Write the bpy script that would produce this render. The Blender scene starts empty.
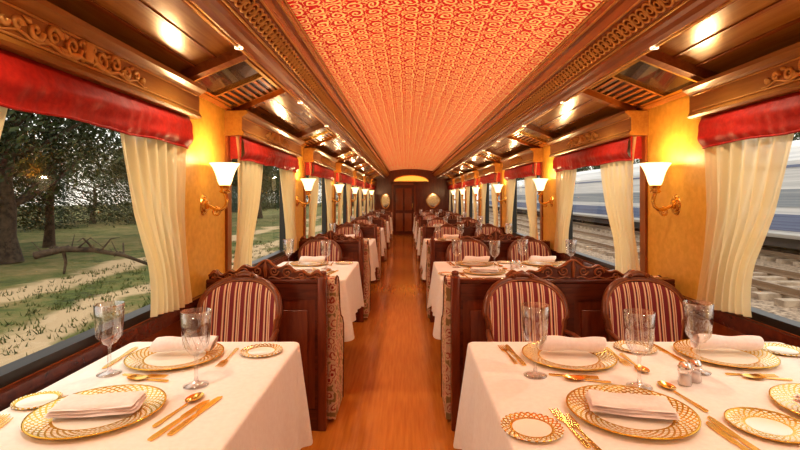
import bpy, math, random
from math import sin, cos, pi, sqrt, exp
from mathutils import Vector, Matrix
import bmesh
random.seed(7)
S = bpy.context.scene
COL = S.collection
XL, XR, CX = -1.16, 1.55, 0.18
P = 2.35; YP0 = 2.75; YEND = 16.85; YBACK = -2.0
TT = 0.75

# ---------------------------------------------------------------- materials
def mk(name, col=(.8,.8,.8), rough=.5, metal=0, **kw):
    m = bpy.data.materials.new(name); m.use_nodes = True
    b = m.node_tree.nodes['Principled BSDF']
    b.inputs['Base Color'].default_value = (*col, 1)
    b.inputs['Roughness'].default_value = rough
    b.inputs['Metallic'].default_value = metal
    for k, v in kw.items():
        b.inputs[k.replace('_', ' ')].default_value = v
    return m, m.node_tree, b

def nd(t, typ, **kw):
    n = t.nodes.new(typ)
    for k, v in kw.items(): setattr(n, k, v)
    return n

def math_n(t, op, a, b=None, c=None):
    n = t.nodes.new('ShaderNodeMath'); n.operation = op
    for i, x in enumerate((a, b, c)):
        if x is None: continue
        if isinstance(x, (int, float)): n.inputs[i].default_value = x
        else: t.links.new(x, n.inputs[i])
    return n.outputs[0]

def ramp(t, fac, stops, interp='LINEAR'):
    r = t.nodes.new('ShaderNodeValToRGB'); r.color_ramp.interpolation = interp
    els = r.color_ramp.elements
    while len(els) < len(stops): els.new(0.5)
    for e, (p, c) in zip(els, stops):
        e.position = p; e.color = (*c, 1)
    t.links.new(fac, r.inputs[0])
    return r.outputs[0]

def coords(t, scale=(1,1,1), rot=(0,0,0)):
    tc = t.nodes.new('ShaderNodeTexCoord'); mp = t.nodes.new('ShaderNodeMapping')
    mp.inputs['Scale'].default_value = scale; mp.inputs['Rotation'].default_value = rot
    t.links.new(tc.outputs['Object'], mp.inputs[0])
    return mp.outputs[0]

def noise(t, vec, scale=5, detail=4, rough=.5, dist=0):
    n = t.nodes.new('ShaderNodeTexNoise')
    n.inputs['Scale'].default_value = scale; n.inputs['Detail'].default_value = detail
    n.inputs['Roughness'].default_value = rough; n.inputs['Distortion'].default_value = dist
    t.links.new(vec, n.inputs['Vector']); return n.outputs[0]

def bump(t, b, h, strength=.2, dist=.01):
    n = t.nodes.new('ShaderNodeBump'); n.inputs['Strength'].default_value = strength
    n.inputs['Distance'].default_value = dist
    t.links.new(h, n.inputs['Height']); t.links.new(n.outputs[0], b.inputs['Normal'])

def wood(name, c1, c2, rough=.3, sc=(14, 1.2, 14), coat=.3):
    m, t, b = mk(name, c1, rough)
    f = noise(t, coords(t, sc), 3, 6, .6, .6)
    t.links.new(ramp(t, f, [(.3, c1), (.7, c2)]), b.inputs['Base Color'])
    b.inputs['Coat Weight'].default_value = coat; b.inputs['Coat Roughness'].default_value = .15
    return m

W_MAH = wood('mahogany', (.13,.026,.009), (.24,.052,.015), .25, (10, 10, 1.5), .5)
W_MAHH = wood('mahogany_h', (.08,.016,.007), (.17,.035,.011), .25, (1.5, 10, 12), .5)
W_CEIL = wood('wood_ceiling', (.33,.145,.026), (.50,.25,.055), .2, (14, .8, 14), .6)
W_BEAM = wood('wood_beam', (.27,.082,.015), (.40,.145,.032), .24, (14, .6, 14), .6)
W_PED = wood('wood_pediment', (.28,.125,.024), (.41,.205,.048), .32, (14, 1, 14))
W_CARVE = mk('carved_wood_gilt', (.68,.42,.15), .36, .45)[0]
W_CHAIR = wood('chair_wood', (.13,.034,.012), (.22,.065,.02), .3, (10, 10, 2))
W_TRIM = wood('trim_wood', (.24,.065,.016), (.34,.105,.027), .3, (10, 10, 1.5))
LACQ = mk('dark_lacquer', (.045,.025,.014), .18, 0, Coat_Weight=.6)[0]
GOLD = mk('gold', (.92,.60,.18), .22, 1)[0]
BRASS = mk('brass', (.85,.54,.16), .25, 1)[0]
BLACK = mk('dark_gasket', (.02,.018,.016), .4)[0]
SILVER = mk('silver', (.85,.82,.78), .2, 1)[0]

def m_floor():
    m, t, b = mk('floor_wood', (.7,.3,.07), .25)
    f = noise(t, coords(t, (18, 1.0, 1)), 3, 5)
    t.links.new(ramp(t, f, [(.3,(.56,.19,.026)),(.7,(.70,.27,.044))]), b.inputs['Base Color'])
    b.inputs['Coat Weight'].default_value = .7; b.inputs['Coat Roughness'].default_value = .12
    return m
FLOOR = m_floor()

def m_ceil():
    m, t, b = mk('ceiling_arabesque_glow', (.7,.1,.05), .5)
    tc = nd(t, 'ShaderNodeTexCoord')
    nz = nd(t, 'ShaderNodeTexNoise'); nz.inputs['Scale'].default_value = 12; nz.inputs['Detail'].default_value = 2
    t.links.new(tc.outputs['Object'], nz.inputs['Vector'])
    va = nd(t, 'ShaderNodeVectorMath', operation='SCALE'); va.inputs['Scale'].default_value = .05
    t.links.new(nz.outputs['Color'], va.inputs[0])
    vb = nd(t, 'ShaderNodeVectorMath', operation='ADD')
    t.links.new(tc.outputs['Object'], vb.inputs[0]); t.links.new(va.outputs[0], vb.inputs[1])
    sp = nd(t, 'ShaderNodeSeparateXYZ'); t.links.new(vb.outputs[0], sp.inputs[0])
    def spiral(sc, ox, arms, k, rm, th0):
        X = math_n(t, 'MULTIPLY_ADD', sp.outputs[0], sc, ox); Y = math_n(t, 'MULTIPLY_ADD', sp.outputs[1], sc, ox)
        u = math_n(t, 'SUBTRACT', math_n(t, 'FRACT', X), .5); v = math_n(t, 'SUBTRACT', math_n(t, 'FRACT', Y), .5)
        par = math_n(t, 'PINGPONG', math_n(t, 'ADD', math_n(t, 'FLOOR', X), math_n(t, 'FLOOR', Y)), 1)
        sg = math_n(t, 'MULTIPLY_ADD', par, 2, -1)
        r = math_n(t, 'SQRT', math_n(t, 'ADD', math_n(t, 'MULTIPLY', u, u), math_n(t, 'MULTIPLY', v, v)))
        th = math_n(t, 'MULTIPLY', math_n(t, 'ARCTAN2', v, u), sg)
        s = math_n(t, 'SINE', math_n(t, 'MULTIPLY_ADD', th, arms, math_n(t, 'MULTIPLY', r, k)))
        on = math_n(t, 'GREATER_THAN', s, th0)
        return math_n(t, 'MULTIPLY', on, math_n(t, 'LESS_THAN', r, rm))
    a = spiral(10.5, .0, 1, 22, .46, .22)
    c = spiral(10.5, .5, 5, 9, .27, .15)
    vo = nd(t, 'ShaderNodeTexVoronoi', feature='F1'); vo.inputs['Scale'].default_value = 46
    t.links.new(vb.outputs[0], vo.inputs['Vector'])
    leaf = math_n(t, 'LESS_THAN', vo.outputs['Distance'], .20)
    tot = math_n(t, 'MAXIMUM', math_n(t, 'MAXIMUM', a, c), math_n(t, 'MULTIPLY', leaf, .8))
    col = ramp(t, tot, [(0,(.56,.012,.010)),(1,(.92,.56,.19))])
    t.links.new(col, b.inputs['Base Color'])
    t.links.new(col, b.inputs['Emission Color']); b.inputs['Emission Strength'].default_value = .42  # added glow in the pattern's own colours evens out the ceiling light; no lamp
    return m
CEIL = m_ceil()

def m_simple_noise(name, c1, c2, sc, rough=.8, bmp=0, det=5, st=(.35,.65)):
    m, t, b = mk(name, c1, rough)
    f = noise(t, coords(t), sc, det)
    t.links.new(ramp(t, f, [(st[0], c1), (st[1], c2)]), b.inputs['Base Color'])
    if bmp: bump(t, b, f, bmp, .02)
    return m
WALLG = m_simple_noise('wall_gold_silk', (.66,.37,.055), (.76,.45,.085), 30, .45)
CLOTH = m_simple_noise('white_tablecloth', (.88,.82,.77), (.92,.87,.82), 60, .7, .03)
NAPK = m_simple_noise('napkin_linen', (.86,.74,.70), (.90,.80,.76), 80, .8, .05)
VAL = m_simple_noise('red_valance', (.34,.010,.007), (.44,.020,.011), 60, .55, .05)

def m_stripe():
    m, t, b = mk('striped_upholstery', (.3,.03,.03), .6)
    tc = nd(t, 'ShaderNodeTexCoord'); sp = nd(t, 'ShaderNodeSeparateXYZ')
    t.links.new(tc.outputs['Object'], sp.inputs[0])
    f = math_n(t, 'FRACT', math_n(t, 'MULTIPLY', math_n(t, 'ADD', sp.outputs[0], 5.0), 18))
    mar=(.22,.020,.024); cr=(.78,.57,.40); rd=(.48,.10,.07); dk=(.10,.011,.015); gd=(.55,.30,.10)
    t.links.new(ramp(t, f, [(0,mar),(.28,gd),(.33,cr),(.43,rd),(.50,dk),(.61,cr),(.71,gd),(.76,rd),(.82,cr),(.90,mar)], 'CONSTANT'), b.inputs['Base Color'])
    return m
STRIPE = m_stripe()

def m_floral():
    m, t, b = mk('floral_upholstery', (.6,.4,.3), .7)
    v = coords(t)
    vo = nd(t, 'ShaderNodeTexVoronoi'); vo.inputs['Scale'].default_value = 20; t.links.new(v, vo.inputs['Vector'])
    f = noise(t, v, 40, 3)
    s = math_n(t, 'ADD', vo.outputs['Distance'], math_n(t, 'MULTIPLY', f, .5))
    t.links.new(ramp(t, s, [(.30,(.42,.04,.03)),(.42,(.82,.62,.42)),(.60,(.50,.12,.07)),(.70,(.80,.60,.40)),(.9,(.38,.26,.10))], 'CONSTANT'), b.inputs['Base Color'])
    return m
FLORAL = m_floral()

def m_plate(name, inner, outer, arms, k):
    m, t, b = mk(name, (.9,.88,.84), .15)
    tc = nd(t, 'ShaderNodeTexCoord'); sp = nd(t, 'ShaderNodeSeparateXYZ'); t.links.new(tc.outputs['Object'], sp.inputs[0])
    x, y = sp.outputs[0], sp.outputs[1]
    r = math_n(t, 'SQRT', math_n(t, 'ADD', math_n(t, 'MULTIPLY', x, x), math_n(t, 'MULTIPLY', y, y)))
    th = math_n(t, 'ARCTAN2', y, x)
    a = math_n(t, 'SINE', math_n(t, 'MULTIPLY_ADD', th, arms, math_n(t, 'MULTIPLY', r, k)))
    c = math_n(t, 'SINE', math_n(t, 'MULTIPLY_ADD', th, -arms, math_n(t, 'MULTIPLY', r, k)))
    pat = math_n(t, 'GREATER_THAN', math_n(t, 'MAXIMUM', a, c), .35)
    band = math_n(t, 'GREATER_THAN', r, inner)
    edge = math_n(t, 'GREATER_THAN', r, outer)
    line = math_n(t, 'LESS_THAN', math_n(t, 'ABSOLUTE', math_n(t, 'SUBTRACT', r, inner)), .003)
    g = math_n(t, 'MAXIMUM', math_n(t, 'MAXIMUM', math_n(t, 'MULTIPLY', pat, band), edge), line)
    t.links.new(ramp(t, g, [(0,(.95,.90,.80)),(1,(.80,.48,.06))]), b.inputs['Base Color'])
    t.links.new(math_n(t, 'MULTIPLY', g, .75), b.inputs['Metallic'])
    t.links.new(math_n(t, 'MULTIPLY_ADD', g, .10, .12), b.inputs['Roughness'])
    return m
CHARG = m_plate('gold_lattice_porcelain', .102, .154, 40, 420)
SIDEP = m_plate('gold_rim_porcelain', .050, .085, 28, 400)

def m_thin_glass(name, rmax, tint=(1,1,1), lo=.04):
    m = bpy.data.materials.new(name); m.use_nodes = True; t = m.node_tree; t.nodes.clear()
    o = nd(t,'ShaderNodeOutputMaterial'); tr = nd(t,'ShaderNodeBsdfTransparent'); gl = nd(t,'ShaderNodeBsdfGlossy')
    tr.inputs[0].default_value = (*tint,1); gl.inputs['Roughness'].default_value = .03
    lw = nd(t,'ShaderNodeLayerWeight'); lw.inputs[0].default_value = .35
    f = math_n(t, 'MULTIPLY_ADD', lw.outputs['Facing'], rmax, lo)
    mx = nd(t,'ShaderNodeMixShader'); t.links.new(f, mx.inputs[0]); t.links.new(tr.outputs[0], mx.inputs[1]); t.links.new(gl.outputs[0], mx.inputs[2])
    t.links.new(mx.outputs[0], o.inputs[0]); return m
GLASS = m_thin_glass('crystal', .75, (.985,.985,.985), .08)
PANE = m_thin_glass('window_pane', .10, (.93,.95,.95), .01)

def m_trans(name, col, f=.5, clear=.1):
    m = bpy.data.materials.new(name); m.use_nodes = True; t = m.node_tree; t.nodes.clear()
    o = nd(t,'ShaderNodeOutputMaterial'); d = nd(t,'ShaderNodeBsdfDiffuse'); tr = nd(t,'ShaderNodeBsdfTranslucent'); cl = nd(t,'ShaderNodeBsdfTransparent')
    d.inputs[0].default_value = (*col,1); tr.inputs[0].default_value = (*col,1)
    mx = nd(t,'ShaderNodeMixShader'); mx.inputs[0].default_value = f; m2 = nd(t,'ShaderNodeMixShader'); m2.inputs[0].default_value = clear
    t.links.new(d.outputs[0], mx.inputs[1]); t.links.new(tr.outputs[0], mx.inputs[2])
    t.links.new(mx.outputs[0], m2.inputs[1]); t.links.new(cl.outputs[0], m2.inputs[2]); t.links.new(m2.outputs[0], o.inputs[0]); return m
CURT = m_trans('cream_curtain', (.96,.82,.50), .55, .14)
def m_emit(name, col, st):
    m, t, b = mk(name, col, .4); b.inputs['Emission Color'].default_value = (*col,1); b.inputs['Emission Strength'].default_value = st; return m
SHADE = m_emit('lit_glass_shade', (1,.74,.40), 1.5)
DISC = m_emit('downlight_disc', (1,.80,.50), 2)
TRANSOM = m_emit('lit_transom', (1,.50,.08), .7)
MIRROR = mk('mirror', (.9,.85,.75), .05, 1)[0]

# ---------------------------------------------------------------- mesh builder
class MB:
    def __init__(s): s.v=[]; s.f=[]; s.m=[]; s.s=[]; s.mats=[]
    def mi(s, mat):
        if mat not in s.mats: s.mats.append(mat)
        return s.mats.index(mat)
    def add(s, vs, fs, mat, smooth=False):
        o=len(s.v); s.v += [tuple(v) for v in vs]; k=s.mi(mat)
        for f in fs: s.f.append([i+o for i in f]); s.m.append(k); s.s.append(smooth)
    def hexa(s, p, mat):
        s.add(p, [(0,3,2,1),(4,5,6,7),(0,1,5,4),(1,2,6,5),(2,3,7,6),(3,0,4,7)], mat)
    def box(s, x0,x1,y0,y1,z0,z1, mat, bev=0):
        if x0>x1: x0,x1=x1,x0
        if bev<=0:
            s.hexa([(x0,y0,z0),(x1,y0,z0),(x1,y1,z0),(x0,y1,z0),(x0,y0,z1),(x1,y0,z1),(x1,y1,z1),(x0,y1,z1)], mat); return
        bm=bmesh.new(); bmesh.ops.create_cube(bm, size=1)
        for v in bm.verts: v.co=Vector(((x0+x1)/2+v.co.x*(x1-x0),(y0+y1)/2+v.co.y*(y1-y0),(z0+z1)/2+v.co.z*(z1-z0)))
        bmesh.ops.bevel(bm, geom=bm.edges[:], offset=bev, segments=3, profile=.5, affect='EDGES')
        bm.verts.index_update()
        s.add([v.co for v in bm.verts],[[v.index for v in f.verts] for f in bm.faces],mat,True); bm.free()
    def prism_y(s, prof, y0, y1, mat, smooth=False):
        n=len(prof); vs=[(x,y0,z) for x,z in prof]+[(x,y1,z) for x,z in prof]
        fs=[(i,(i+1)%n,n+(i+1)%n,n+i) for i in range(n)]
        s.add(vs, fs, mat, smooth); s.add(vs,[tuple(range(n)),tuple(range(2*n-1,n-1,-1))],mat)
    def extr(s, pts, axis, a0, a1, mat):
        n=len(pts)
        def mkv(p,a):
            return {'x':(a,p[0],p[1]),'y':(p[0],a,p[1]),'z':(p[0],p[1],a)}[axis]
        vs=[mkv(p,a0) for p in pts]+[mkv(p,a1) for p in pts]
        s.add(vs,[(i,(i+1)%n,n+(i+1)%n,n+i) for i in range(n)]+[tuple(range(n)),tuple(range(2*n-1,n-1,-1))],mat)
    def lathe(s, prof, mat, c=(0,0,0), n=32, smooth=True, sx=1, sy=1):
        vs=[]; fs=[]
        for r,z in prof:
            for i in range(n):
                a=2*pi*i/n; vs.append((c[0]+r*cos(a)*sx,c[1]+r*sin(a)*sy,c[2]+z))
        for j in range(len(prof)-1):
            for i in range(n):
                k=(i+1)%n; fs.append((j*n+i,j*n+k,(j+1)*n+k,(j+1)*n+i))
        s.add(vs,fs,mat,smooth)
    def tube(s, path, rad, mat, n=8, closed=False):
        path=[Vector(p) for p in path]; L=len(path); vs=[]; fs=[]
        up=Vector((0,0,1)); prev=None
        for i,p in enumerate(path):
            if closed: tg=(path[(i+1)%L]-path[i-1])
            else: tg=path[min(i+1,L-1)]-path[max(i-1,0)]
            tg.normalize()
            if prev is None:
                a=up.cross(tg)
                if a.length<.05: a=Vector((1,0,0)).cross(tg)
            else: a=prev-tg*prev.dot(tg)
            a.normalize(); prev=a; b=tg.cross(a)
            r=rad[i] if isinstance(rad,(list,tuple)) else rad
            for k in range(n):
                t=2*pi*k/n; vs.append(p+a*r*cos(t)+b*r*sin(t))
        R=L if closed else L-1
        for i in range(R):
            j=(i+1)%L
            for k in range(n): fs.append((i*n+k,i*n+(k+1)%n,j*n+(k+1)%n,j*n+k))
        s.add(vs,fs,mat,True)
        if not closed: s.add(vs,[tuple(range(n-1,-1,-1)),tuple(range((L-1)*n,L*n))],mat)
    def grid(s, fn, nu, nv, mat, smooth=True):
        vs=[fn(i/nu,j/nv) for j in range(nv+1) for i in range(nu+1)]
        fs=[(j*(nu+1)+i,j*(nu+1)+i+1,(j+1)*(nu+1)+i+1,(j+1)*(nu+1)+i) for j in range(nv) for i in range(nu)]
        s.add(vs,fs,mat,smooth)
    def mesh(s, name, recalc=True):
        me=bpy.data.meshes.new(name); me.from_pydata(s.v,[],s.f)
        for m in s.mats: me.materials.append(m)
        me.polygons.foreach_set('material_index', s.m); me.polygons.foreach_set('use_smooth', s.s)
        me.update()
        if recalc:
            bm=bmesh.new(); bm.from_mesh(me); bmesh.ops.recalc_face_normals(bm, faces=bm.faces); bm.to_mesh(me); bm.free()
        return me
    def obj(s, name, loc=(0,0,0), parent=None, recalc=True):
        return place(s.mesh(name, recalc), name, loc, 0, parent)

def place(me, name, loc=(0,0,0), rz=0, parent=None, rx=0, ry=0):
    o=bpy.data.objects.new(name, me); o.location=loc; o.rotation_euler=(rx,ry,rz); COL.objects.link(o)
    if parent: o.parent=parent
    return o
def empty(name, loc=(0,0,0)):
    o=bpy.data.objects.new(name,None); o.location=loc; o.empty_display_size=.1; COL.objects.link(o); return o
def wx(side, d): return XL+d if side=='left' else XR-d
def spiral_pts(cx,cz,r,turns,a0,dirn,n=26,y=0):
    out=[]
    for i in range(n+1):
        t=i/n; rr=r*(1-t*.88); a=a0+dirn*turns*2*pi*t
        out.append((cx+rr*cos(a),y,cz+rr*sin(a)))
    return out

# ---------------------------------------------------------------- shell
b=MB(); b.box(XL-.1,XR+.1,YBACK-.1,YEND+.1,-.08,0,FLOOR); b.obj('floor')
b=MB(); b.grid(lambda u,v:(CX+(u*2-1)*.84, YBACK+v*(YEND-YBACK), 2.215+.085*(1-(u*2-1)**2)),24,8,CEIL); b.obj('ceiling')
b=MB(); b.box(XL-.1,XR+.1,YBACK-.1,YEND+.1,2.36,2.44,W_MAH); b.obj('roof')
NS=list(range(-1,7))
WZ0,WZ1=.77,1.68
def win_y(n): return .8+P*n, 2.35+P*n
for side in ('left','right'):
    b=MB(); o,i=wx(side,-.08),wx(side,0)
    b.box(o,i,YBACK-.1,YEND+.1,-.0,WZ0,W_TRIM)
    b.box(o,i,YBACK-.1,YEND+.1,WZ1,2.36,WALLG)
    ys=[YBACK-.1]
    for n in NS: ys+=list(win_y(n))
    ys.append(YEND+.1)
    for k in range(0,len(ys),2): b.box(o,i,ys[k],ys[k+1],WZ0,WZ1,WALLG)
    b.obj('wall_'+side)
    b=MB()
    b.box(wx(side,0),wx(side,.028),YBACK,YEND,.735,.768,W_MAHH)
    b.box(wx(side,0),wx(side,.018),YBACK,YEND,.70,.735,W_MAHH)
    for n in NS:
        y0,y1=win_y(n)
        for yy in (y0-.07,y1): b.box(wx(side,0),wx(side,.016),yy,yy+.07,.768,1.9,W_TRIM)
    b.obj('trim_sill_'+side)
    b=MB(); b.box(wx(side,0),wx(side,.018),YBACK,YEND,0,.1,W_MAHH); b.box(wx(side,0),wx(side,.012),YBACK,YEND,.1,.115,W_MAHH); b.obj('baseboard_'+side)
    sg = -1 if side=='left' else 1
    def sp(tt, d=0, side=side, sg=sg):
        xa,za=CX+sg*.955,2.055; xb,zb=wx(side,0),1.895
        x=xa+(xb-xa)*tt; z=za+(zb-za)*tt
        nx,nz=(zb-za),-(xb-xa); L=sqrt(nx*nx+nz*nz); nx/=L; nz/=L
        if nz>0: nx,nz=-nx,-nz
        return x+nx*d, z+nz*d
    def slab(b,t0,t1,y0,y1,d0,d1,mat):
        p=[sp(t0,d0),sp(t1,d0),sp(t1,d1),sp(t0,d1)]
        b.extr(p,'y',y0,y1,mat)
    b=MB()
    slab(b,-.02,1.0,YBACK,YEND,-.02,0,W_CEIL)
    b2=MB()
    slab(b2,0,.08,YBACK,YEND,0,.018,W_BEAM); slab(b2,.90,.99,YBACK,YEND,0,.022,W_BEAM)
    slab(b2,.36,.39,YBACK,YEND,0,.008,W_BEAM); slab(b2,.62,.65,YBACK,YEND,0,.008,W_BEAM)
    for n in range(-2,6):
        yc=YP0+P*n
        if yc<YBACK+.5: continue
        for yy in (yc-.44,yc+.38): slab(b2,.0,.98,yy,yy+.06,0,.045,W_BEAM)
        slab(b2,.10,.88,yc-.34,yc+.34,0,.012,LACQ)
        for (a0,a1,q0,q1) in ((.10,.14,-.34,.34),(.84,.88,-.34,.34),(.14,.84,-.34,-.32),(.14,.84,.32,.34),(.14,.84,-.012,.012)):
            slab(b2,a0,a1,yc+q0,yc+q1,.012,.026,GOLD)
        for k in range(7):
            tt=.18+k*.095
            slab(b2,tt,tt+.04,yc+.012,yc+.32,.012,.022,W_BEAM)
    b.obj('ceiling_'+side); b2.obj('trim_ceiling_'+side)
    prof=[(.735,2.235),(.735,2.165),(.752,2.155),(.758,2.115),(.775,2.105),(.835,2.045),(.852,2.04),(.857,2.02),(.875,2.012),(.885,1.995),(.905,1.985),(.940,1.985),(.955,2.0),(.955,2.36),(.84,2.36),(.84,2.235)]
    b=MB(); b.prism_y([(CX+sg*d,z) for d,z in prof],YBACK,YEND,W_BEAM)
    for d,z,r in ((.762,2.110,.006),(.846,2.038,.006),(.735,2.170,.007),(.735,2.215,.006),(.922,1.984,.006)):
        b.tube([(CX+sg*d,YBACK,z),(CX+sg*d,YEND,z)],r,W_CARVE,6)
    b.obj('trim_beam_'+side)
    b=MB(); y=-.2
    ux,uz=(.835-.775),(2.045-2.105); L=sqrt(ux*ux+uz*uz); ux/=L; uz/=L
    while y<YEND-.1:
        c=(.805-.006, 2.075-.006)
        ring=[]
        for q in range(12):
            a=2*pi*q/12; rr=.034
            ring.append((CX+sg*(c[0]+ux*rr*sin(a)), y+.034*cos(a), c[1]+uz*rr*sin(a)))
        b.tube(ring,.0055,W_CARVE,5,True)
        ring=[(CX+sg*(c[0]+ux*.014*sin(2*pi*q/8)), y+.014*cos(2*pi*q/8), c[1]+uz*.014*sin(2*pi*q/8)) for q in range(8)]
        b.tube(ring,.005,W_CARVE,4,True)
        y+=.056
    b.obj('trim_fretwork_'+side, recalc=False)

# windows
wn=1
for side in ('left','right'):
    for n in NS:
        y0,y1=win_y(n); b=MB()
        xo,xi=wx(side,-.07),wx(side,-.005); f=.035
        b.box(xo,xi,y0,y1,WZ0,WZ0+f,BLACK); b.box(xo,xi,y0,y1,WZ1-f,WZ1,BLACK)
        b.box(xo,xi,y0,y0+f,WZ0+f,WZ1-f,BLACK); b.box(xo,xi,y1-f,y1,WZ0+f,WZ1-f,BLACK)
        xg=wx(side,-.05); b.add([(xg,y0,WZ0),(xg,y1,WZ0),(xg,y1,WZ1),(xg,y0,WZ1)],[(0,1,2,3)],PANE)
        b.obj('window_%d'%wn); wn+=1

def ped_mesh(side):
    b=MB(); s=1 if side=='left' else -1
    h=.86
    pr=[(0,1.715),(.115,1.715),(.125,1.725),(.118,1.738),(.112,1.745),(.112,1.83),(.125,1.842),(.148,1.855),(.150,1.872),(0,1.872)]
    b.prism_y([(s*x,z) for x,z in pr],-h,h,W_PED)
    for zz in (1.75,1.828):
        b.tube([(s*.113,-h+.03,zz),(s*.113,h-.03,zz)],.004,W_CARVE,6)
    for k in (-1,1):
        for (oy,oz,r,tn,a0,dr) in ((.07,.0,.036,1.5,pi,1),(.15,.005,.031,1.4,pi,-1),(.22,-.002,.026,1.3,pi,1),(.285,-.004,.018,1.2,pi,-1),(.33,-.006,.012,1.0,pi,1),(.03,.018,.020,1.0,-pi/2,-1)):
            pts=spiral_pts(0,0,r,tn,a0,dr,18)
            b.tube([(s*.115, k*(oy+px), 1.79+oz+pz) for px,_,pz in pts],[.011*(1-.6*i/18) for i in range(19)],W_CARVE,6)
        for (oy,oz) in ((.105,.022),(.185,-.018),(.25,.018),(.11,-.024)):
            b.tube([(s*.115,k*(oy-.014),1.79+oz-.006),(s*.118,k*oy,1.79+oz),(s*.115,k*(oy+.016),1.79+oz+.008)],[.003,.009,.002],W_CARVE,6)
        b.tube([(s*.115,k*(.02+.34*i/14),1.763+.008*sin(i*1.3)) for i in range(15)],[.010*(1-.7*i/14) for i in range(15)],W_CARVE,6)
    b.box(s*.108,s*.126,-.020,.020,1.760,1.828,W_CARVE,.006)
    return b.mesh('window_pediment')
def val_mesh(side):
    b=MB(); s=1 if side=='left' else -1; h=.80; A=.105
    def fn(u,v):
        y=-h+2*h*u
        z=1.714-v*.152 + .010*abs(sin(u*pi*3))*v
        pl=.0018*sin(u*120+2*sin(u*17))*(.35+.65*v)+.005*sin(u*37+v*3)*v
        puff=.022*sin(pi*min(1,v*1.05))**.8 + .007*sin(v*11+u*6)*v
        return (s*(A-.020+puff+pl),y,z)
    b.grid(fn,220,16,VAL)
    for yy in (-h,h):
        b.grid(lambda u,v:(s*(.003+u*(A-.020)),yy,1.714-v*.145),4,4,VAL)
    b.tube([fn(i/80,1) for i in range(81)],.005,VAL,6)
    return b.mesh('window_valance',False)
def cur_mesh(side, k):
    b=MB(); s=1 if side=='left' else -1
    def fn(u,v):
        w=.29+.32*(1-v)**1.5 + .10*max(0,(v-.72)/.28)**1.5
        out=.05+.06*max(0,(v-.5)/.5)
        y=k*(out-u*w - .04*sin(pi*v) - .02*sin(v*4)*u)
        amp=(.012+.007*(1-v))
        g=sin(2*pi*(u*5.3+1.3*u*u)+.9*sin(v*3.3+u*4))+.35*sin(2*pi*u*13+v*5)
        return (s*(.060+amp*.8*g), y, 1.712-v*.935-.01*sin(u*5)*v*v+.01*v)
    b.grid(fn,140,28,CURT)
    return b.mesh('window_curtain',False)
for side in ('left','right'):
    pm,vm=ped_mesh(side),val_mesh(side); cf,cn=cur_mesh(side,1),cur_mesh(side,-1)
    for n in NS:
        y0,y1=win_y(n); yc=(y0+y1)/2; x=wx(side,0)
        place(pm,'window_pediment',(x,yc,0)); place(vm,'window_valance',(x,yc,0))
        place(cf,'window_curtain',(x,y1,0)); place(cn,'window_curtain',(x,y0,0))

b=MB(); b.box(XL,XR,YEND,YEND+.08,0,2.36,W_MAH); b.obj('wall_end')
b=MB(); b.box(XL,XR,YBACK-.08,YBACK,0,2.36,W_TRIM); b.obj('wall_back')
b=MB()
dx=-.08; w=.36; Y1=YEND-.003
b.box(dx-w-.06,dx-w,Y1-.05,Y1,0.002,1.80,W_TRIM); b.box(dx+w,dx+w+.06,Y1-.05,Y1,0.002,1.80,W_TRIM); b.box(dx-w-.06,dx+w+.06,Y1-.05,Y1,1.74,1.80,W_TRIM)
b.box(dx-w,dx+w,Y1-.03,Y1,0.002,1.74,W_MAHH)
for z0,z1 in ((.12,.75),(.85,1.62)):
    b.box(dx-w+.08,dx-.03,Y1-.042,Y1-.03,z0,z1,W_TRIM,.006); b.box(dx+.03,dx+w-.08,Y1-.042,Y1-.03,z0,z1,W_TRIM,.006)
b.tube([(dx+w-.05,Y1-.06,.95),(dx+w-.05,Y1-.06,1.1)],.01,BRASS)
b.obj('door_1')
b=MB()
arc=[(CX-.62,1.86)]+[(CX+.62*cos(a),1.86+.22*sin(a)) for a in [pi-pi*i/20 for i in range(1,20)]]+[(CX+.62,1.86)]
b.extr(arc,'y',YEND-.03,YEND,TRANSOM)
b.tube([(x,YEND-.035,z) for x,z in arc],.02,BRASS,6,True)
b.obj('arched_transom')
for xm in (.95,-.72):
    b=MB(); r=.26
    dia=[(xm+.15*cos(a),1.18+r*sin(a)) for a in [2*pi*i/24 for i in range(24)]]
    if xm>0: dia=[(xm+.24*(abs(cos(a))**1.3)*(1 if cos(a)>0 else -1),1.2+.26*(abs(sin(a))**1.3)*(1 if sin(a)>0 else -1)) for a in [2*pi*i/24 for i in range(24)]]
    b.extr(dia,'y',YEND-.03,YEND-.002,MIRROR); b.tube([(x,YEND-.03,z) for x,z in dia],.022,BRASS,6,True)
    b.obj('wall_mirror')

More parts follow.
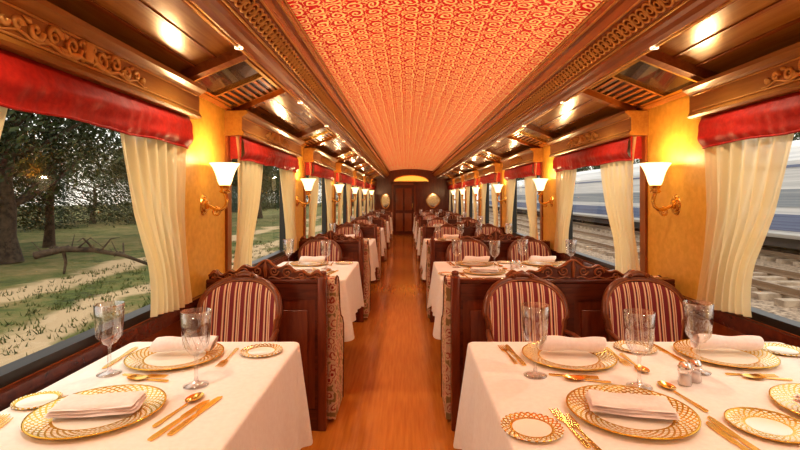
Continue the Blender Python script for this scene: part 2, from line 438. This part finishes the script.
# ---------------------------------------------------------------- sconces
def sconce_mesh(side):
    b=MB(); s=1 if side=='left' else -1
    n=20
    for (rr,d0,d1) in ((1,0,.008),(.72,.008,.018),(.4,.018,.03)):
        pts=[(.045*rr*cos(2*pi*i/n),1.275+.062*rr*sin(2*pi*i/n)) for i in range(n)]
        vs=[(s*d0,p[0],p[1]) for p in pts]+[(s*d1,p[0]*.92,1.275+(p[1]-1.275)*.92) for p in pts]
        b.add(vs,[(i,(i+1)%n,n+(i+1)%n,n+i) for i in range(n)]+[tuple(range(n)),tuple(range(2*n-1,n-1,-1))],BRASS,False)
    arm=[(.02,1.275),(.045,1.262),(.075,1.248),(.105,1.248),(.128,1.265),(.135,1.295),(.128,1.325),(.122,1.345)]
    b.tube([(s*x,0,z) for x,z in arm],.010,BRASS,8)
    b.tube([(s*(.03+px),0,1.235+pz) for px,_,pz in spiral_pts(.04,0,.028,1.4,pi/2,-1,20)],.006,BRASS,6)
    cx=s*.122
    b.lathe([(0,1.338),(.022,1.342),(.032,1.352),(.020,1.362),(.028,1.376),(.036,1.386)],BRASS,(cx,0,0),20)
    b.lathe([(.012,1.378),(.030,1.388),(.040,1.41),(.046,1.435),(.055,1.462),(.068,1.490),(.084,1.512),(.080,1.514),(.064,1.492),(.051,1.463),(.042,1.436),(.036,1.41),(.026,1.392),(.0,1.384)],SHADE,(cx,0,0),28)
    return b.mesh('wall_sconce')
for side in ('left','right'):
    sm=sconce_mesh(side); s=1 if side=='left' else -1
    for n in range(-1,6):
        yc=YP0+P*n
        o=place(sm,'wall_sconce',(wx(side,0),yc,0))
        L=bpy.data.lights.new('bulb','POINT'); L.energy=4.2; L.color=(1,.70,.37); L.shadow_soft_size=.03
        lo=bpy.data.objects.new('bulb',L); lo.location=(s*.122,0,1.515); lo.parent=o; COL.objects.link(lo)
        sg=-s
        xx=CX+sg*.922
        b=MB(); b.lathe([(0,-.002),(.014,-.002),(.018,-.005),(.018,.002)],DISC,(0,0,0),20)
        for dy in (-.62,.62):
            d=b.obj('recessed_downlight',(xx,yc+dy,1.983))
            L=bpy.data.lights.new('downlight_bulb','SPOT'); L.energy=(16 if n<1 else 10); L.color=(1,.81,.60); L.spot_size=2.5; L.spot_blend=.7; L.shadow_soft_size=.04
            lo=bpy.data.objects.new('downlight_bulb',L); lo.location=(0,0,-.012); lo.parent=d; COL.objects.link(lo)

# ---------------------------------------------------------------- partitions + benches
def crest(b,x0,x1,zb,y0,y1):
    xc=(x0+x1)/2; hw=(x1-x0)/2; N=100
    def h(t):
        a=abs(t)
        return .016+.055*(.5+.5*cos(pi*a))+.040*exp(-((a-.0)/.12)**2)+.026*exp(-((a-.38)/.09)**2)+.018*exp(-((a-.64)/.07)**2)+.034*exp(-((a-.90)/.075)**2)
    pts=[(x0,zb-.01)]+[(xc+hw*(2*i/N-1),zb+h(2*i/N-1)) for i in range(N+1)]+[(x1,zb-.01)]
    b.extr(pts,'y',y0,y1,W_MAHH)
    yf=y0-.003
    for k in (-1,1):
        for (t,oz,r,tn,dr) in ((.90,.018,.024,1.5,1),(.64,.020,.022,1.4,-1),(.38,.036,.030,1.5,1),(.15,.046,.028,1.5,-1)):
            cx=xc+k*hw*t
            pts2=[(cx+k*px,yf,zb+oz+pz) for px,_,pz in spiral_pts(0,0,r,tn,0,dr,20)]
            b.tube(pts2,[.007*(1-.5*i/20) for i in range(21)],W_TRIM,6)
        b.tube([(xc+k*hw*(.05+.9*i/14),yf,zb+.008+.006*sin(i*1.6)) for i in range(15)],.005,W_TRIM,6)
    b.tube([(xc,yf,zb+.01),(xc,yf,zb+.06),(xc,yf,zb+.105)],[.006,.014,.004],W_TRIM,6)
    b.tube([(xc+hw*(2*i/N-1),y0,zb+h(2*i/N-1)-.003) for i in range(N+1)],.007,W_TRIM,6)
def partition(x0,x1,aisle,c0,c1):
    b=MB(); t=.03
    b.box(x0,x1,-t,t,0,.83,W_MAH)
    b.box(x0-.0,x1+.0,-t-.012,t+.008,.83,.855,W_MAHH,.006)
    b.box(x0,x1,-t-.010,-t,0,.12,W_MAHH); b.box(x0,x1,-t-.008,-t,.74,.83,W_MAHH)
    nP=1 if (x1-x0)<.9 else 2
    ww=(x1-x0)/nP
    for i in range(nP):
        a0=x0+ww*i; a1=a0+ww
        b.box(a0,a0+.06,-t-.008,-t,.12,.74,W_MAHH); b.box(a1-.06,a1,-t-.008,-t,.12,.74,W_MAHH)
        b.box(a0+.10,a1-.10,-t-.008,-t,.18,.68,W_MAH,.006)
    px0,px1=(x1-.045,x1+.006) if aisle>0 else (x0-.006,x0+.045)
    b.box(px0,px1,-t-.02,t+.008,0,.87,W_MAH,.008)
    b.lathe([(.026,.868),(.014,.872),(.022,.88),(.018,.895),(0,.9)],W_MAH,((px0+px1)/2,0,0),16)
    crest(b,c0,c1,.853,-.022,.010)
    return b.mesh('seat_partition')
def bench(x0,x1):
    b=MB(); e=.05
    b.box(x0+e,x1-e,.065,.38,0,.10,W_MAHH,.005)
    b.box(x0+e,x1-e,.065,.395,.10,.40,FLORAL,.02)
    b.box(x0+e,x1-e,.065,.405,.395,.48,FLORAL,.03)
    prof=[(.06,.46),(.20,.46),(.185,.60),(.165,.74),(.15,.80),(.125,.83),(.09,.84),(.065,.83),(.06,.80)]
    b.extr(prof,'x',x0+e,x1-e,FLORAL)
    wing=[(.056,.02),(.37,.02),(.395,.20),(.41,.40),(.40,.49),(.35,.545),(.27,.58),(.225,.64),(.205,.72),(.19,.79),(.16,.835),(.11,.85),(.07,.84),(.056,.81)]
    for a,c in ((x0,x0+e),(x1-e,x1)):
        b.extr(wing,'x',a,c,FLORAL)
        for xx in (a,c):
            b.tube([(xx,y,z) for y,z in wing[1:]],.006,W_MAHH,6)
    return b.mesh('bench_seat')
pl=partition(XL+.03,-.455,1,XL+.04,-.475); pr=partition(.262,XR-.03,-1,.57,1.33)
bl=bench(XL+.04,-.412); br_=bench(.234,XR-.04)
for n in range(0,6):
    y=YP0+P*n
    place(pl,'seat_partition',(0,y,0)); place(pr,'seat_partition',(0,y,0))
    place(bl,'bench_seat',(0,y,0)); place(br_,'bench_seat',(0,y,0))

# ---------------------------------------------------------------- chair (faces -y)
def chair_mesh():
    b=MB(); H0,H1=.47,.868
    def hw(v):
        base=.155+.043*min(1,v*1.4)**.8
        if v>.55: base=.198*max(0,1-((v-.55)/.45)**2.8)**(1/2.3)
        return base
    def pos(u,v,off=0):
        x=(2*u-1)*hw(v); wrap=.06*(x/.2)**2
        return (x, .20+.07*v-wrap+off, H0+(H1-H0)*v)
    def front(u,v):
        e=1-abs(2*u-1)**4; ev=1-abs(2*v-1)**6
        x,y,z=pos(u,v*.985,-.018); return (x,y-.022*e*ev,z)
    b.grid(front,28,28,STRIPE)
    b.grid(lambda u,v:pos(u,v*.985,.015),20,28,STRIPE)
    def vv(i): return 1-(1-i/36)**1.8
    out=[pos(0,vv(i),0) for i in range(0,36)]+[pos(.5,1,0)]+[pos(1,vv(i),0) for i in range(35,-1,-1)]
    out=[(x*1.05,y,z+.006) for x,y,z in out]
    b.tube(out,.020,W_CHAIR,8)
    b.tube([(x*.97,y-.017,z-.004) for x,y,z in out],.006,W_TRIM,6)
    b.tube([pos(i/10,0,0) for i in range(11)],.016,W_CHAIR,8)
    b.tube([(-.09,.258,.872),(-.045,.266,.892),(0,.27,.902),(.045,.266,.892),(.09,.258,.872)],[.010,.016,.021,.016,.010],W_CHAIR,8)
    for k in (-1,1):
        b.tube([(k*(.045+px),.245,.893+pz) for px,_,pz in spiral_pts(0,0,.014,1.2,0,1,14)],.004,W_TRIM,5)
    b.box(-.215,.215,-.24,.225,.39,.435,W_CHAIR,.012)
    def seat(u,v):
        x=(2*u-1); y=(2*v-1); e=(1-abs(x)**5)*(1-abs(y)**5)
        return (x*.205*(1-.08*max(0,y)), y*.215-.008, .433+.055*e**.5)
    b.grid(seat,20,20,STRIPE)
    for k in (-1,1):
        b.tube([(k*.185,-.20,.40),(k*.200,-.225,.30),(k*.188,-.205,.15),(k*.182,-.20,.04),(k*.19,-.215,.012)],[.026,.024,.016,.012,.016],W_CHAIR,8)
        b.tube([(k*.155,.20,.50),(k*.165,.20,.40),(k*.168,.205,.25),(k*.17,.225,.10),(k*.175,.25,.012)],[.018,.020,.017,.015,.014],W_CHAIR,8)
        b.tube([(k*.200,.175,.62),(k*.215,.08,.625),(k*.222,-.02,.62),(k*.218,-.09,.605),(k*.212,-.07,.54),(k*.206,-.09,.42)],[.012,.013,.014,.015,.012,.014],W_CHAIR,8)
    return b.mesh('dining_chair')
CH=chair_mesh()
for n in range(0,6):
    y=2.34+P*n
    for x in (-.875,.63,1.255):
        place(CH,'dining_chair',(x,y,0))

# ---------------------------------------------------------------- tables
def perim(x0,x1,y0,y1,r=.03,step=.018):
    out=[]
    cs=[(x1-r,y1-r,0),(x0+r,y1-r,pi/2),(x0+r,y0+r,pi),(x1-r,y0+r,1.5*pi)]
    for k,(cx,cy,a0) in enumerate(cs):
        for i in range(8):
            a=a0+pi/2*i/7; out.append((cx+r*cos(a),cy+r*sin(a),cos(a),sin(a)))
        nx=cs[(k+1)%4]; a1=a0+pi/2
        p0=(cx+r*cos(a1),cy+r*sin(a1)); p1=(nx[0]+r*cos(nx[2]),nx[1]+r*sin(nx[2]))
        L=sqrt((p1[0]-p0[0])**2+(p1[1]-p0[1])**2); m=int(L/step)
        for i in range(1,m): out.append((p0[0]+(p1[0]-p0[0])*i/m,p0[1]+(p1[1]-p0[1])*i/m,cos(a1),sin(a1)))
    return out
def cloth_mesh(w,d,seed):
    rnd=random.Random(seed); ph=[rnd.random()*6 for _ in range(4)]
    b=MB(); pe=perim(-w/2,w/2,-d/2,d/2); N=len(pe); rings=[]
    corners=[(sx*w/2,sy*d/2) for sx in(-1,1) for sy in (-1,1)]
    def ring(off,zf):
        return [(x+nx*off,y+ny*off,zf) for x,y,nx,ny in pe]
    rings.append(ring(-.02,0)); rings.append(ring(-.007,-.0008)); rings.append(ring(-.002,-.004)); rings.append(ring(0,-.012))
    s=[0]
    for i in range(1,N): s.append(s[-1]+sqrt((pe[i][0]-pe[i-1][0])**2+(pe[i][1]-pe[i-1][1])**2))
    T=s[-1]+.01; kk=round(T/.19)
    for j in range(1,13):
        t=j/12; r=[]
        for i,(x,y,nx,ny) in enumerate(pe):
            cd=min(sqrt((x-cx)**2+(y-cy)**2) for cx,cy in corners)
            c=exp(-(cd/.10)**2)
            a=2*pi*s[i]/T
            wv=.5+.5*sin(a*kk+ph[0]+.8*sin(a*3+ph[1])); wv2=sin(a*(kk//2)+ph[2])
            off=t*(.010+.020*wv+.006*wv2)+c*t*.035
            z=-.012-t*(.345+.05*c+.006*wv2)
            r.append((x+nx*off,y+ny*off,z))
        rings.append(r)
    vs=[p for r in rings for p in r]; fs=[]
    for j in range(len(rings)-1):
        for i in range(N):
            k=(i+1)%N; fs.append((j*N+i,j*N+k,(j+1)*N+k,(j+1)*N+i))
    b.add(vs,fs,CLOTH,True); b.add(vs,[tuple(range(N))],CLOTH,False)
    return b.mesh('tablecloth',False)
def frame_mesh(w,d):
    b=MB(); b.box(-w/2+.01,w/2-.01,-d/2+.01,d/2-.01,TT-.04,TT-.006,W_MAHH)
    b.lathe([(0,.001),(.20,.0),(.21,.03),(.10,.06),(.05,.10),(.045,.35),(.06,.42),(.05,.6),(.12,.70),(.14,.71)],W_MAH,(0,0,0),24)
    return b.mesh('table_pedestal')
TLx,TLw=-.75,.67; TRx,TRw=.86,1.24; TD=.95; TY=1.425
cl,cr_=cloth_mesh(TLw,TD,1),cloth_mesh(TRw,TD,2); fl,fr=frame_mesh(TLw,TD),frame_mesh(TRw,TD)
for n in range(0,6):
    for (tx,c,f) in ((TLx,cl,fl),(TRx,cr_,fr)):
        e=empty('dining_table',(tx,TY+P*n,0))
        place(c,'tablecloth',(0,0,TT),0,e); place(f,'pedestal',(0,0,0),0,e)

# ---------------------------------------------------------------- tableware
def plate(name,R,mat,rise):
    b=MB()
    b.lathe([(0,.004),(R*.55,.004),(R*.66,.006),(R*.78,rise*.6),(R*.97,rise),(R,rise+.001),(R,rise-.002),(R*.8,rise*.35),(R*.6,0.0005),(0,.0005)],mat,(0,0,0),64)
    return b.mesh(name)
PC=plate('charger_plate',.160,CHARG,.014); PS=plate('side_plate',.092,SIDEP,.010); PS2=plate('side_plate',.075,SIDEP,.009); PS3=plate('side_plate',.058,SIDEP,.008)
def glass_mesh():
    b=MB()
    b.lathe([(0,.001),(.036,.001),(.037,.003),(.02,.006),(.007,.012),(.0045,.03),(.006,.055),(.0045,.075),(.006,.092),(.02,.100),(.033,.118),(.039,.145),(.042,.178),(.044,.226),(.0428,.2265),(.0400,.178),(.0375,.146)],GLASS,(0,0,0),28)
    for i in range(12):
        a=2*pi*i/12
        for q in (-1,1):
            b.tube([((.0345+.004*sin(pi*t/5))*cos(a+q*t*.10),(.0345+.004*sin(pi*t/5))*sin(a+q*t*.10),.118+t*.009) for t in range(6)],.0010,GLASS,4)
    return b.mesh('wine_glass')
WG=glass_mesh()
def napkin_mesh(L,W,fold):
    b=MB()
    for i in range(fold):
        w=W*(1-.06*i); l=L*(1-.03*i)
        def fn(u,v,i=i,w=w,l=l):
            x=(u-.5)*l; y=(v-.5)*w+.004*i
            e=(1-abs(2*u-1)**8)*(1-abs(2*v-1)**6)
            return (x+.003*sin(v*5+i),y+.003*sin(u*7+i),.001+.007*i+.0065*max(0,e)**.5+.0012*sin(u*11+i)+.003*(2*u-1)**2)
        b.grid(fn,26,14,NAPK)
        b.grid(lambda u,v,i=i,w=w,l=l:((u-.5)*l,(v-.5)*w,.001+.007*i+.003*(2*u-1)**2),12,1,NAPK)
    return b.mesh('folded_napkin')
NK=napkin_mesh(.21,.105,3)
def roll_mesh():
    b=MB()
    def fn(u,v):
        x=(u-.5)*.21; a=v*2*pi*1.6
        r=.024*(1-.25*v)*(1+.12*sin(u*9))
        return (x+.01*sin(a), r*cos(a)*1.5, .029+r*sin(a)*1.05)
    b.grid(fn,24,40,NAPK)
    return b.mesh('rolled_napkin')
NR=roll_mesh()
def spoon_mesh(L=.20):
    top=[(-L/2,0),(-L/2+.004,.006),(-L/2+.03,.0055),(0,.003),(L/2-.065,.0028)]
    b=MB(); pts=top+[(x,-y) for x,y in reversed(top) if y>0]; b.extr(pts,'z',.002,.005,GOLD)
    def fn(u,v):
        a=u*2*pi; r=v; return (L/2-.032+.034*r*cos(a)*1.0,.0205*r*sin(a),.0012+.007*r*r)
    b.grid(fn,24,6,GOLD)
    b.grid(lambda u,v:(L/2-.032+.034*v*cos(u*2*pi),.0205*v*sin(u*2*pi),.0004+.007*v*v),24,6,GOLD)
    return b.mesh('gold_spoon')
def knife_mesh(L=.225):
    pts=[(-L/2,.006),(-L/2+.02,.0085),(-.01,.006),(.0,.0045),(.01,.009),(L/2-.03,.010),(L/2-.008,.006),(L/2,-.004),(L/2-.02,-.007),(.01,-.006),(0,-.0045),(-.01,-.006),(-L/2+.02,-.0085),(-L/2,-.006)]
    b=MB(); b.extr(pts,'z',.0008,.0042,GOLD); return b.mesh('gold_knife')
def fork_mesh(L=.20):
    b=MB()
    pts=[(-L/2,.005),(-L/2+.02,.0065),(0,.0028),(L/2-.075,.003),(L/2-.06,.011),(L/2-.048,.012)]
    full=pts+[(x,-y) for x,y in reversed(pts)]
    b.extr(full,'z',.001,.004,GOLD)
    for i in range(4):
        y=-.0105+.007*i
        b.hexa([(L/2-.05,y-.0017,.001),(L/2,y-.001,.003),(L/2,y+.001,.003),(L/2-.05,y+.0017,.001),(L/2-.05,y-.0017,.004),(L/2,y-.001,.0048),(L/2,y+.001,.0048),(L/2-.05,y+.0017,.004)],GOLD)
    return b.mesh('gold_fork')
SPN,KNF,FRK=spoon_mesh(),knife_mesh(),fork_mesh()
SPS,FRS=spoon_mesh(.14),fork_mesh(.15)
def shaker_mesh():
    b=MB(); b.lathe([(0,.001),(.018,.001),(.020,.006),(.017,.03),(.020,.045),(.018,.048)],GLASS,(0,0,0),20)
    b.lathe([(.0,.002),(.015,.002),(.015,.03),(0,.031)],NAPK,(0,0,0),16)
    b.lathe([(.019,.047),(.020,.055),(.014,.066),(.005,.070),(0,.070)],SILVER,(0,0,0),20); return b.mesh('salt_shaker')
SHK=shaker_mesh()
Z=TT+.0005
def setting(items,n,minor=True):
    for it in items:
        kind,x,y,rot=it
        y2=y+P*n
        r=math.radians(rot)
        if kind=='C': place(PC,'charger_plate',(x,y2,Z),0)
        elif kind=='CN': place(PC,'charger_plate',(x,y2,Z),0); place(NK,'folded_napkin',(x+.0,y2,Z+.0145),r)
        elif kind=='CR': place(PC,'charger_plate',(x,y2,Z),0); place(NR,'rolled_napkin',(x+.02,y2+.02,Z+.0135),r)
        elif kind=='G': place(WG,'wine_glass',(x,y2,Z),r)
        elif kind=='S': place(PS,'side_plate',(x,y2,Z),0)
        elif kind=='T': place(PS2,'side_plate',(x,y2,Z),0)
        elif kind=='U': place(PS3,'side_plate',(x,y2,Z),0)
        elif minor:
            me,nm={'sp':(SPN,'gold_spoon'),'kn':(KNF,'gold_knife'),'fk':(FRK,'gold_fork'),'ss':(SPS,'gold_dessert_spoon'),'fs':(FRS,'gold_dessert_fork'),'sh':(SHK,'salt_shaker')}[kind]
            place(me,nm,(x,y2,Z),r)
LEFT=[('CN',-.808,1.262,8),('CR',-.815,1.70,4),('U',-1.022,1.33,0),('T',-.53,1.76,0),
 ('G',-.955,1.545,0),('G',-.634,1.45,0),
 ('sp',-.605,1.28,80),('kn',-.575,1.23,78),('kn',-.545,1.255,80),
 ('fk',-1.0,1.13,100),('fk',-1.025,1.15,100),('ss',-.80,1.49,170),('fs',-.83,1.525,-8),
 ('fk',-.628,1.70,-88),('kn',-1.01,1.70,-86)]
RIGHT=[('CN',.589,1.262,-14),('CR',.575,1.70,-6),('CR',1.14,1.72,-8),('CN',1.16,1.27,10),
 ('T',.308,1.175,0),('S',.895,1.185,0),('T',.86,1.80,0),('T',1.388,1.77,0),
 ('G',.412,1.53,0),('G',.700,1.44,0),('G',.950,1.56,0),('G',1.33,1.52,0),
 ('fk',.403,1.185,96),('fk',.424,1.15,96),('sp',.785,1.365,96),('kn',.762,1.10,92),('kn',.784,1.13,92),
 ('kn',.392,1.73,94),('fk',.368,1.735,94),('fk',.752,1.71,-92),('sp',.775,1.64,-92),
 ('ss',.56,1.485,165),('fs',.53,1.52,-12),('sh',.845,1.455,0),('sh',.890,1.48,0),
 ('ss',1.13,1.50,170),('fs',1.10,1.53,-8),('kn',.955,1.74,92),('sp',1.36,1.27,92)]
for n in range(0,6):
    setting(LEFT,n,n<2); setting(RIGHT,n,n<2)

# ---------------------------------------------------------------- outside
def m_ground():
    m,t,b=mk('grass_and_path',(.1,.2,.04),.95)
    v=coords(t); sp_=nd(t,'ShaderNodeSeparateXYZ'); t.links.new(v,sp_.inputs[0])
    n1=noise(t,v,.35,4); n2=noise(t,v,5,8,.7)
    n3=noise(t,v,.8,6,.65)
    g=ramp(t,math_n(t,'MULTIPLY_ADD',n3,.8,math_n(t,'MULTIPLY',n2,.5)),[(.46,(.026,.042,.009)),(.60,(.10,.125,.025)),(.72,(.20,.165,.06)),(.82,(.30,.22,.10))])
    wob=math_n(t,'MULTIPLY_ADD',n1,4,-2)
    d1=math_n(t,'ABSOLUTE',math_n(t,'ADD',math_n(t,'ADD',sp_.outputs[0],5.6),wob))
    d2=math_n(t,'ABSOLUTE',math_n(t,'ADD',math_n(t,'ADD',sp_.outputs[0],8.6),wob))
    d=math_n(t,'MINIMUM',d1,d2)
    f=ramp(t,math_n(t,'ADD',d,math_n(t,'MULTIPLY',n2,.6)),[(.65,(1,1,1)),(1.05,(0,0,0))])
    mx=nd(t,'ShaderNodeMix',data_type='RGBA'); t.links.new(f,mx.inputs[0]); t.links.new(g,mx.inputs[6]); mx.inputs[7].default_value=(.50,.37,.22,1)
    t.links.new(mx.outputs[2],b.inputs['Base Color']); bump(t,b,n2,.6,.1); return m
GR=m_ground()
b=MB(); b.add([(-80,-40,-.72),(XL-.3,-40,-.72),(XL-.3,160,-.72),(-80,160,-.72)],[(0,1,2,3)],GR); b.obj('grass_ground')
TUFT=m_simple_noise('tuft_grass',(.03,.055,.010),(.11,.12,.03),3,.9)
b=MB(); r=random.Random(5); vs=[];fs=[]
for i in range(1500):
    x=-3.2-5.4*r.random(); y=2+20*r.random()
    for q in range(5):
        a=r.uniform(0,6.28); h=r.uniform(.03,.10); px_,py_=x+r.uniform(-.07,.07),y+r.uniform(-.07,.07); o=len(vs)
        vs+=[(px_-.012*cos(a),py_-.012*sin(a),-.72),(px_+.012*cos(a),py_+.012*sin(a),-.72),(px_+r.uniform(-.06,.06),py_+r.uniform(-.06,.06),-.72+h)]; fs.append((o,o+1,o+2))
b.add(vs,fs,TUFT); b.obj('grass_tufts',recalc=False)
BAL=m_simple_noise('ballast_stone',(.14,.10,.07),(.48,.37,.27),14,.95,.8,6)
b=MB(); b.add([(XL-.3,-40,-.74),(60,-40,-.74),(60,160,-.74),(XL-.3,160,-.74)],[(0,1,2,3)],BAL); b.obj('ballast_ground')
RAIL=mk('rail_steel',(.40,.30,.22),.4,.8)[0]; SLP=m_simple_noise('sleeper_concrete',(.26,.20,.15),(.46,.37,.28),5,.9)
b=MB()
for tx in (4.4,8.4,12.95):
    for rx in (tx-.84,tx+.84):
        pr_=[(rx-.07,-.62),(rx+.07,-.62),(rx+.07,-.60),(rx+.012,-.58),(rx+.012,-.51),(rx+.035,-.50),(rx+.035,-.46),(rx-.035,-.46),(rx-.035,-.50),(rx-.012,-.51),(rx-.012,-.58),(rx-.07,-.60)]
        b.prism_y(pr_,-10,90,RAIL)
    y=-6
    while y<60: b.box(tx-1.35,tx+1.35,y,y+.25,-.74,-.62,SLP); y+=.65
b.obj('railway_track')
def m_livery(name,c1,c2):
    m,t,b=mk(name,c1,.5); f=noise(t,coords(t,(1,.06,7)),2.2,5,.6)
    t.links.new(ramp(t,f,[(.3,c1),(.7,c2)]),b.inputs['Base Color']); return m
TW=m_livery('coach_white',(.42,.45,.48),(.76,.77,.77)); TB=m_livery('coach_blue',(.07,.10,.20),(.20,.25,.38)); TG=m_livery('coach_window_dark',(.16,.20,.25),(.36,.40,.44)); TU=mk('coach_underframe',(.06,.05,.045),.8)[0]
b=MB(); X0,X1=11.45,14.45
pf=[(X0+.1,.06),(X0,.18),(X0,2.4),(X0+.25,2.85),(X0+.8,3.1),(X1-.8,3.1),(X1-.25,2.85),(X1,2.4),(X1,.18),(X1-.1,.06)]
b.prism_y(pf,2,70,TW)
b.box(X0-.012,X0+.02,2.02,69.98,.30,.80,TB); b.box(X0-.015,X0,2.02,69.98,2.2,2.28,TB)
b.box(X0-.012,X0+.02,2.02,69.98,1.02,1.55,TG)
b.box(X0+.3,X1-.3,3,69,-.25,.06,TU)
for yy in (5,8,18,21,33,36,46,49,60,63):
    for rx in (12.11,13.79):
        n=24; pts=[(yy+.42*cos(2*pi*i/n),-.04+.42*sin(2*pi*i/n)) for i in range(n)]
        b.extr(pts,'x',rx-.06,rx+.06,TU)
b.obj('passenger_coach')

BARK=m_simple_noise('bark',(.035,.024,.016),(.10,.07,.045),8,.95,.6)
def m_leaf(name,c1,c2):
    m,t,b=mk(name,c1,.6); f=noise(t,coords(t),1.3,3)
    t.links.new(ramp(t,f,[(.35,c1),(.65,c2)]),b.inputs['Base Color']); return m
LF=[m_leaf('leaves_a',(.012,.026,.006),(.055,.078,.018)),m_leaf('leaves_b',(.025,.038,.010),(.12,.115,.03))]
def tree_mesh(seed,h,rad,nl,lf,trunk=True,low=.3,nb=14,tk=1.0):
    r=random.Random(seed); b=MB(); blobs=[]
    if trunk:
        pts=[(0,0,0)]; x=y=0
        for i in range(1,6):
            x+=r.uniform(-.15,.15); y+=r.uniform(-.15,.15); pts.append((x,y,h*.55*i/5))
        b.tube(pts,[q*tk for q in (.24,.17,.15,.13,.11,.08)],BARK,8)
        for k in range(9):
            a=r.uniform(0,2*pi); p=pts[r.randint(2,5)]; l=rad*r.uniform(.6,1.0)
            q=[(p[0]+cos(a)*l*t+r.uniform(-.1,.1),p[1]+sin(a)*l*t+r.uniform(-.1,.1),p[2]+h*.30*t**1.3) for t in (0,.3,.6,1)]
            b.tube(q,[.07*tk,.05*tk,.035*tk,.015],BARK,6); blobs.append(q[3])
    for k in range(nb):
        a=r.uniform(0,2*pi); rr=rad*sqrt(r.random()); blobs.append((rr*cos(a),rr*sin(a),h*r.uniform(low,.95)))
    vs=[];fs=[]
    for i in range(nl):
        c=r.choice(blobs); R=rad*.42
        d=Vector((r.gauss(0,1),r.gauss(0,1),r.gauss(0,.8))); d.normalize(); d*=R*r.random()**.4
        p=Vector(c)+d; s=r.uniform(.05,.12)
        a=Vector((r.gauss(0,1),r.gauss(0,1),r.gauss(0,1))).normalized(); e=a.orthogonal().normalized(); g=a.cross(e)
        if p.z<.05: p.z=.05+r.random()*.1
        o=len(vs); vs+= [p-e*s,p+g*s*.5,p+e*s,p-g*s*.5]; fs.append((o,o+1,o+2,o+3))
    b.add(vs,fs,lf,False)
    return b.mesh('tree',False)
T1=tree_mesh(1,6.5,2.4,9000,LF[0],True,.35); T2=tree_mesh(2,5.5,2.0,7000,LF[1],True,.4); T3=tree_mesh(3,8,2.8,11000,LF[0],True,.22)
TB_=tree_mesh(21,7.5,3.0,12000,LF[0],True,.36,14,1.5)
TL_=tree_mesh(9,7,4.2,20000,LF[0],True,.08,30)
r=random.Random(11)
place(TB_,'tree',(-12.2,14.8,-.72),.6)
for i,(x,y,k,s) in enumerate([(-14.5,19.5,2,1),(-14.2,10.3,2,.95),(-17.5,14.5,2,1),(-12.5,25,1,.9),(-14,31,0,1.1),(-12,38,1,1),(-14,46,2,1.2),(-12,53,0,1.2),(-18,6,2,1.2)]):
    o=place((T1,T2,T3)[k],'tree',(x,y,-.72),r.uniform(0,6)); o.scale=(s,s,s)
for i in range(13):
    o=place(TL_,'tree',(-24-r.uniform(0,3),4+i*8.2,-.72),r.uniform(0,6)); o.scale=(1.05,1.05,r.uniform(.7,1.05))
for i in range(4):
    o=place(TL_,'tree',(-18+i*6.5,108+i*2,-.72),r.uniform(0,6)); o.scale=(1.6,1.3,1.2)
for i in range(9):
    o=place(T3,'tree',(r.uniform(18,22),26+i*9,-.74),r.uniform(0,6))
b=MB()
q=[(-9.6,12.4,-.2),(-9.0,12.6,-.05),(-8.4,12.9,-.1),(-7.8,13.3,-.3),(-7.3,13.8,-.65)]
b.tube(q,[.10,.085,.07,.05,.04],BARK,7)
b.tube([(-9.0,12.6,-.05),(-9.0,12.7,-.4),(-9.05,12.7,-.72)],[.05,.04,.03],BARK,6)
for k in range(10):
    p=q[1+k%3]; a=r.uniform(0,6.28); l=r.uniform(.5,1.1)
    b.tube([(p[0]+cos(a)*l*t,p[1]+sin(a)*l*t*.5,p[2]+l*t*r.uniform(-.3,.6)) for t in (0,.3,.65,1)],[.045,.03,.02,.008],BARK,5)
b.obj('fallen_branch')

# world
w=bpy.data.worlds.new('World'); S.world=w; w.use_nodes=True; t=w.node_tree
bg=t.nodes['Background']; sk=t.nodes.new('ShaderNodeTexSky'); sk.sky_type='NISHITA'; sk.sun_disc=False
sk.sun_elevation=math.radians(35); sk.sun_rotation=math.radians(200); sk.air_density=1; sk.dust_density=4
mx=nd(t,'ShaderNodeMix',data_type='RGBA'); mx.inputs[0].default_value=.75
t.links.new(sk.outputs[0],mx.inputs[6]); mx.inputs[7].default_value=(5.5,5.1,4.5,1)
t.links.new(mx.outputs[2],bg.inputs[0]); bg.inputs[1].default_value=.24

cam=bpy.data.cameras.new('camera'); co=bpy.data.objects.new('camera',cam); COL.objects.link(co)
co.location=(0,0,1.32); co.rotation_euler=(pi/2,0,0); cam.lens=21.6; cam.sensor_width=36
cam.shift_x=-.0075; cam.shift_y=-.035; cam.clip_start=.02; cam.clip_end=300
S.camera=co
S.view_settings.view_transform='Standard'
try: S.view_settings.look='Medium High Contrast'
except Exception: pass
S.view_settings.exposure=0.40
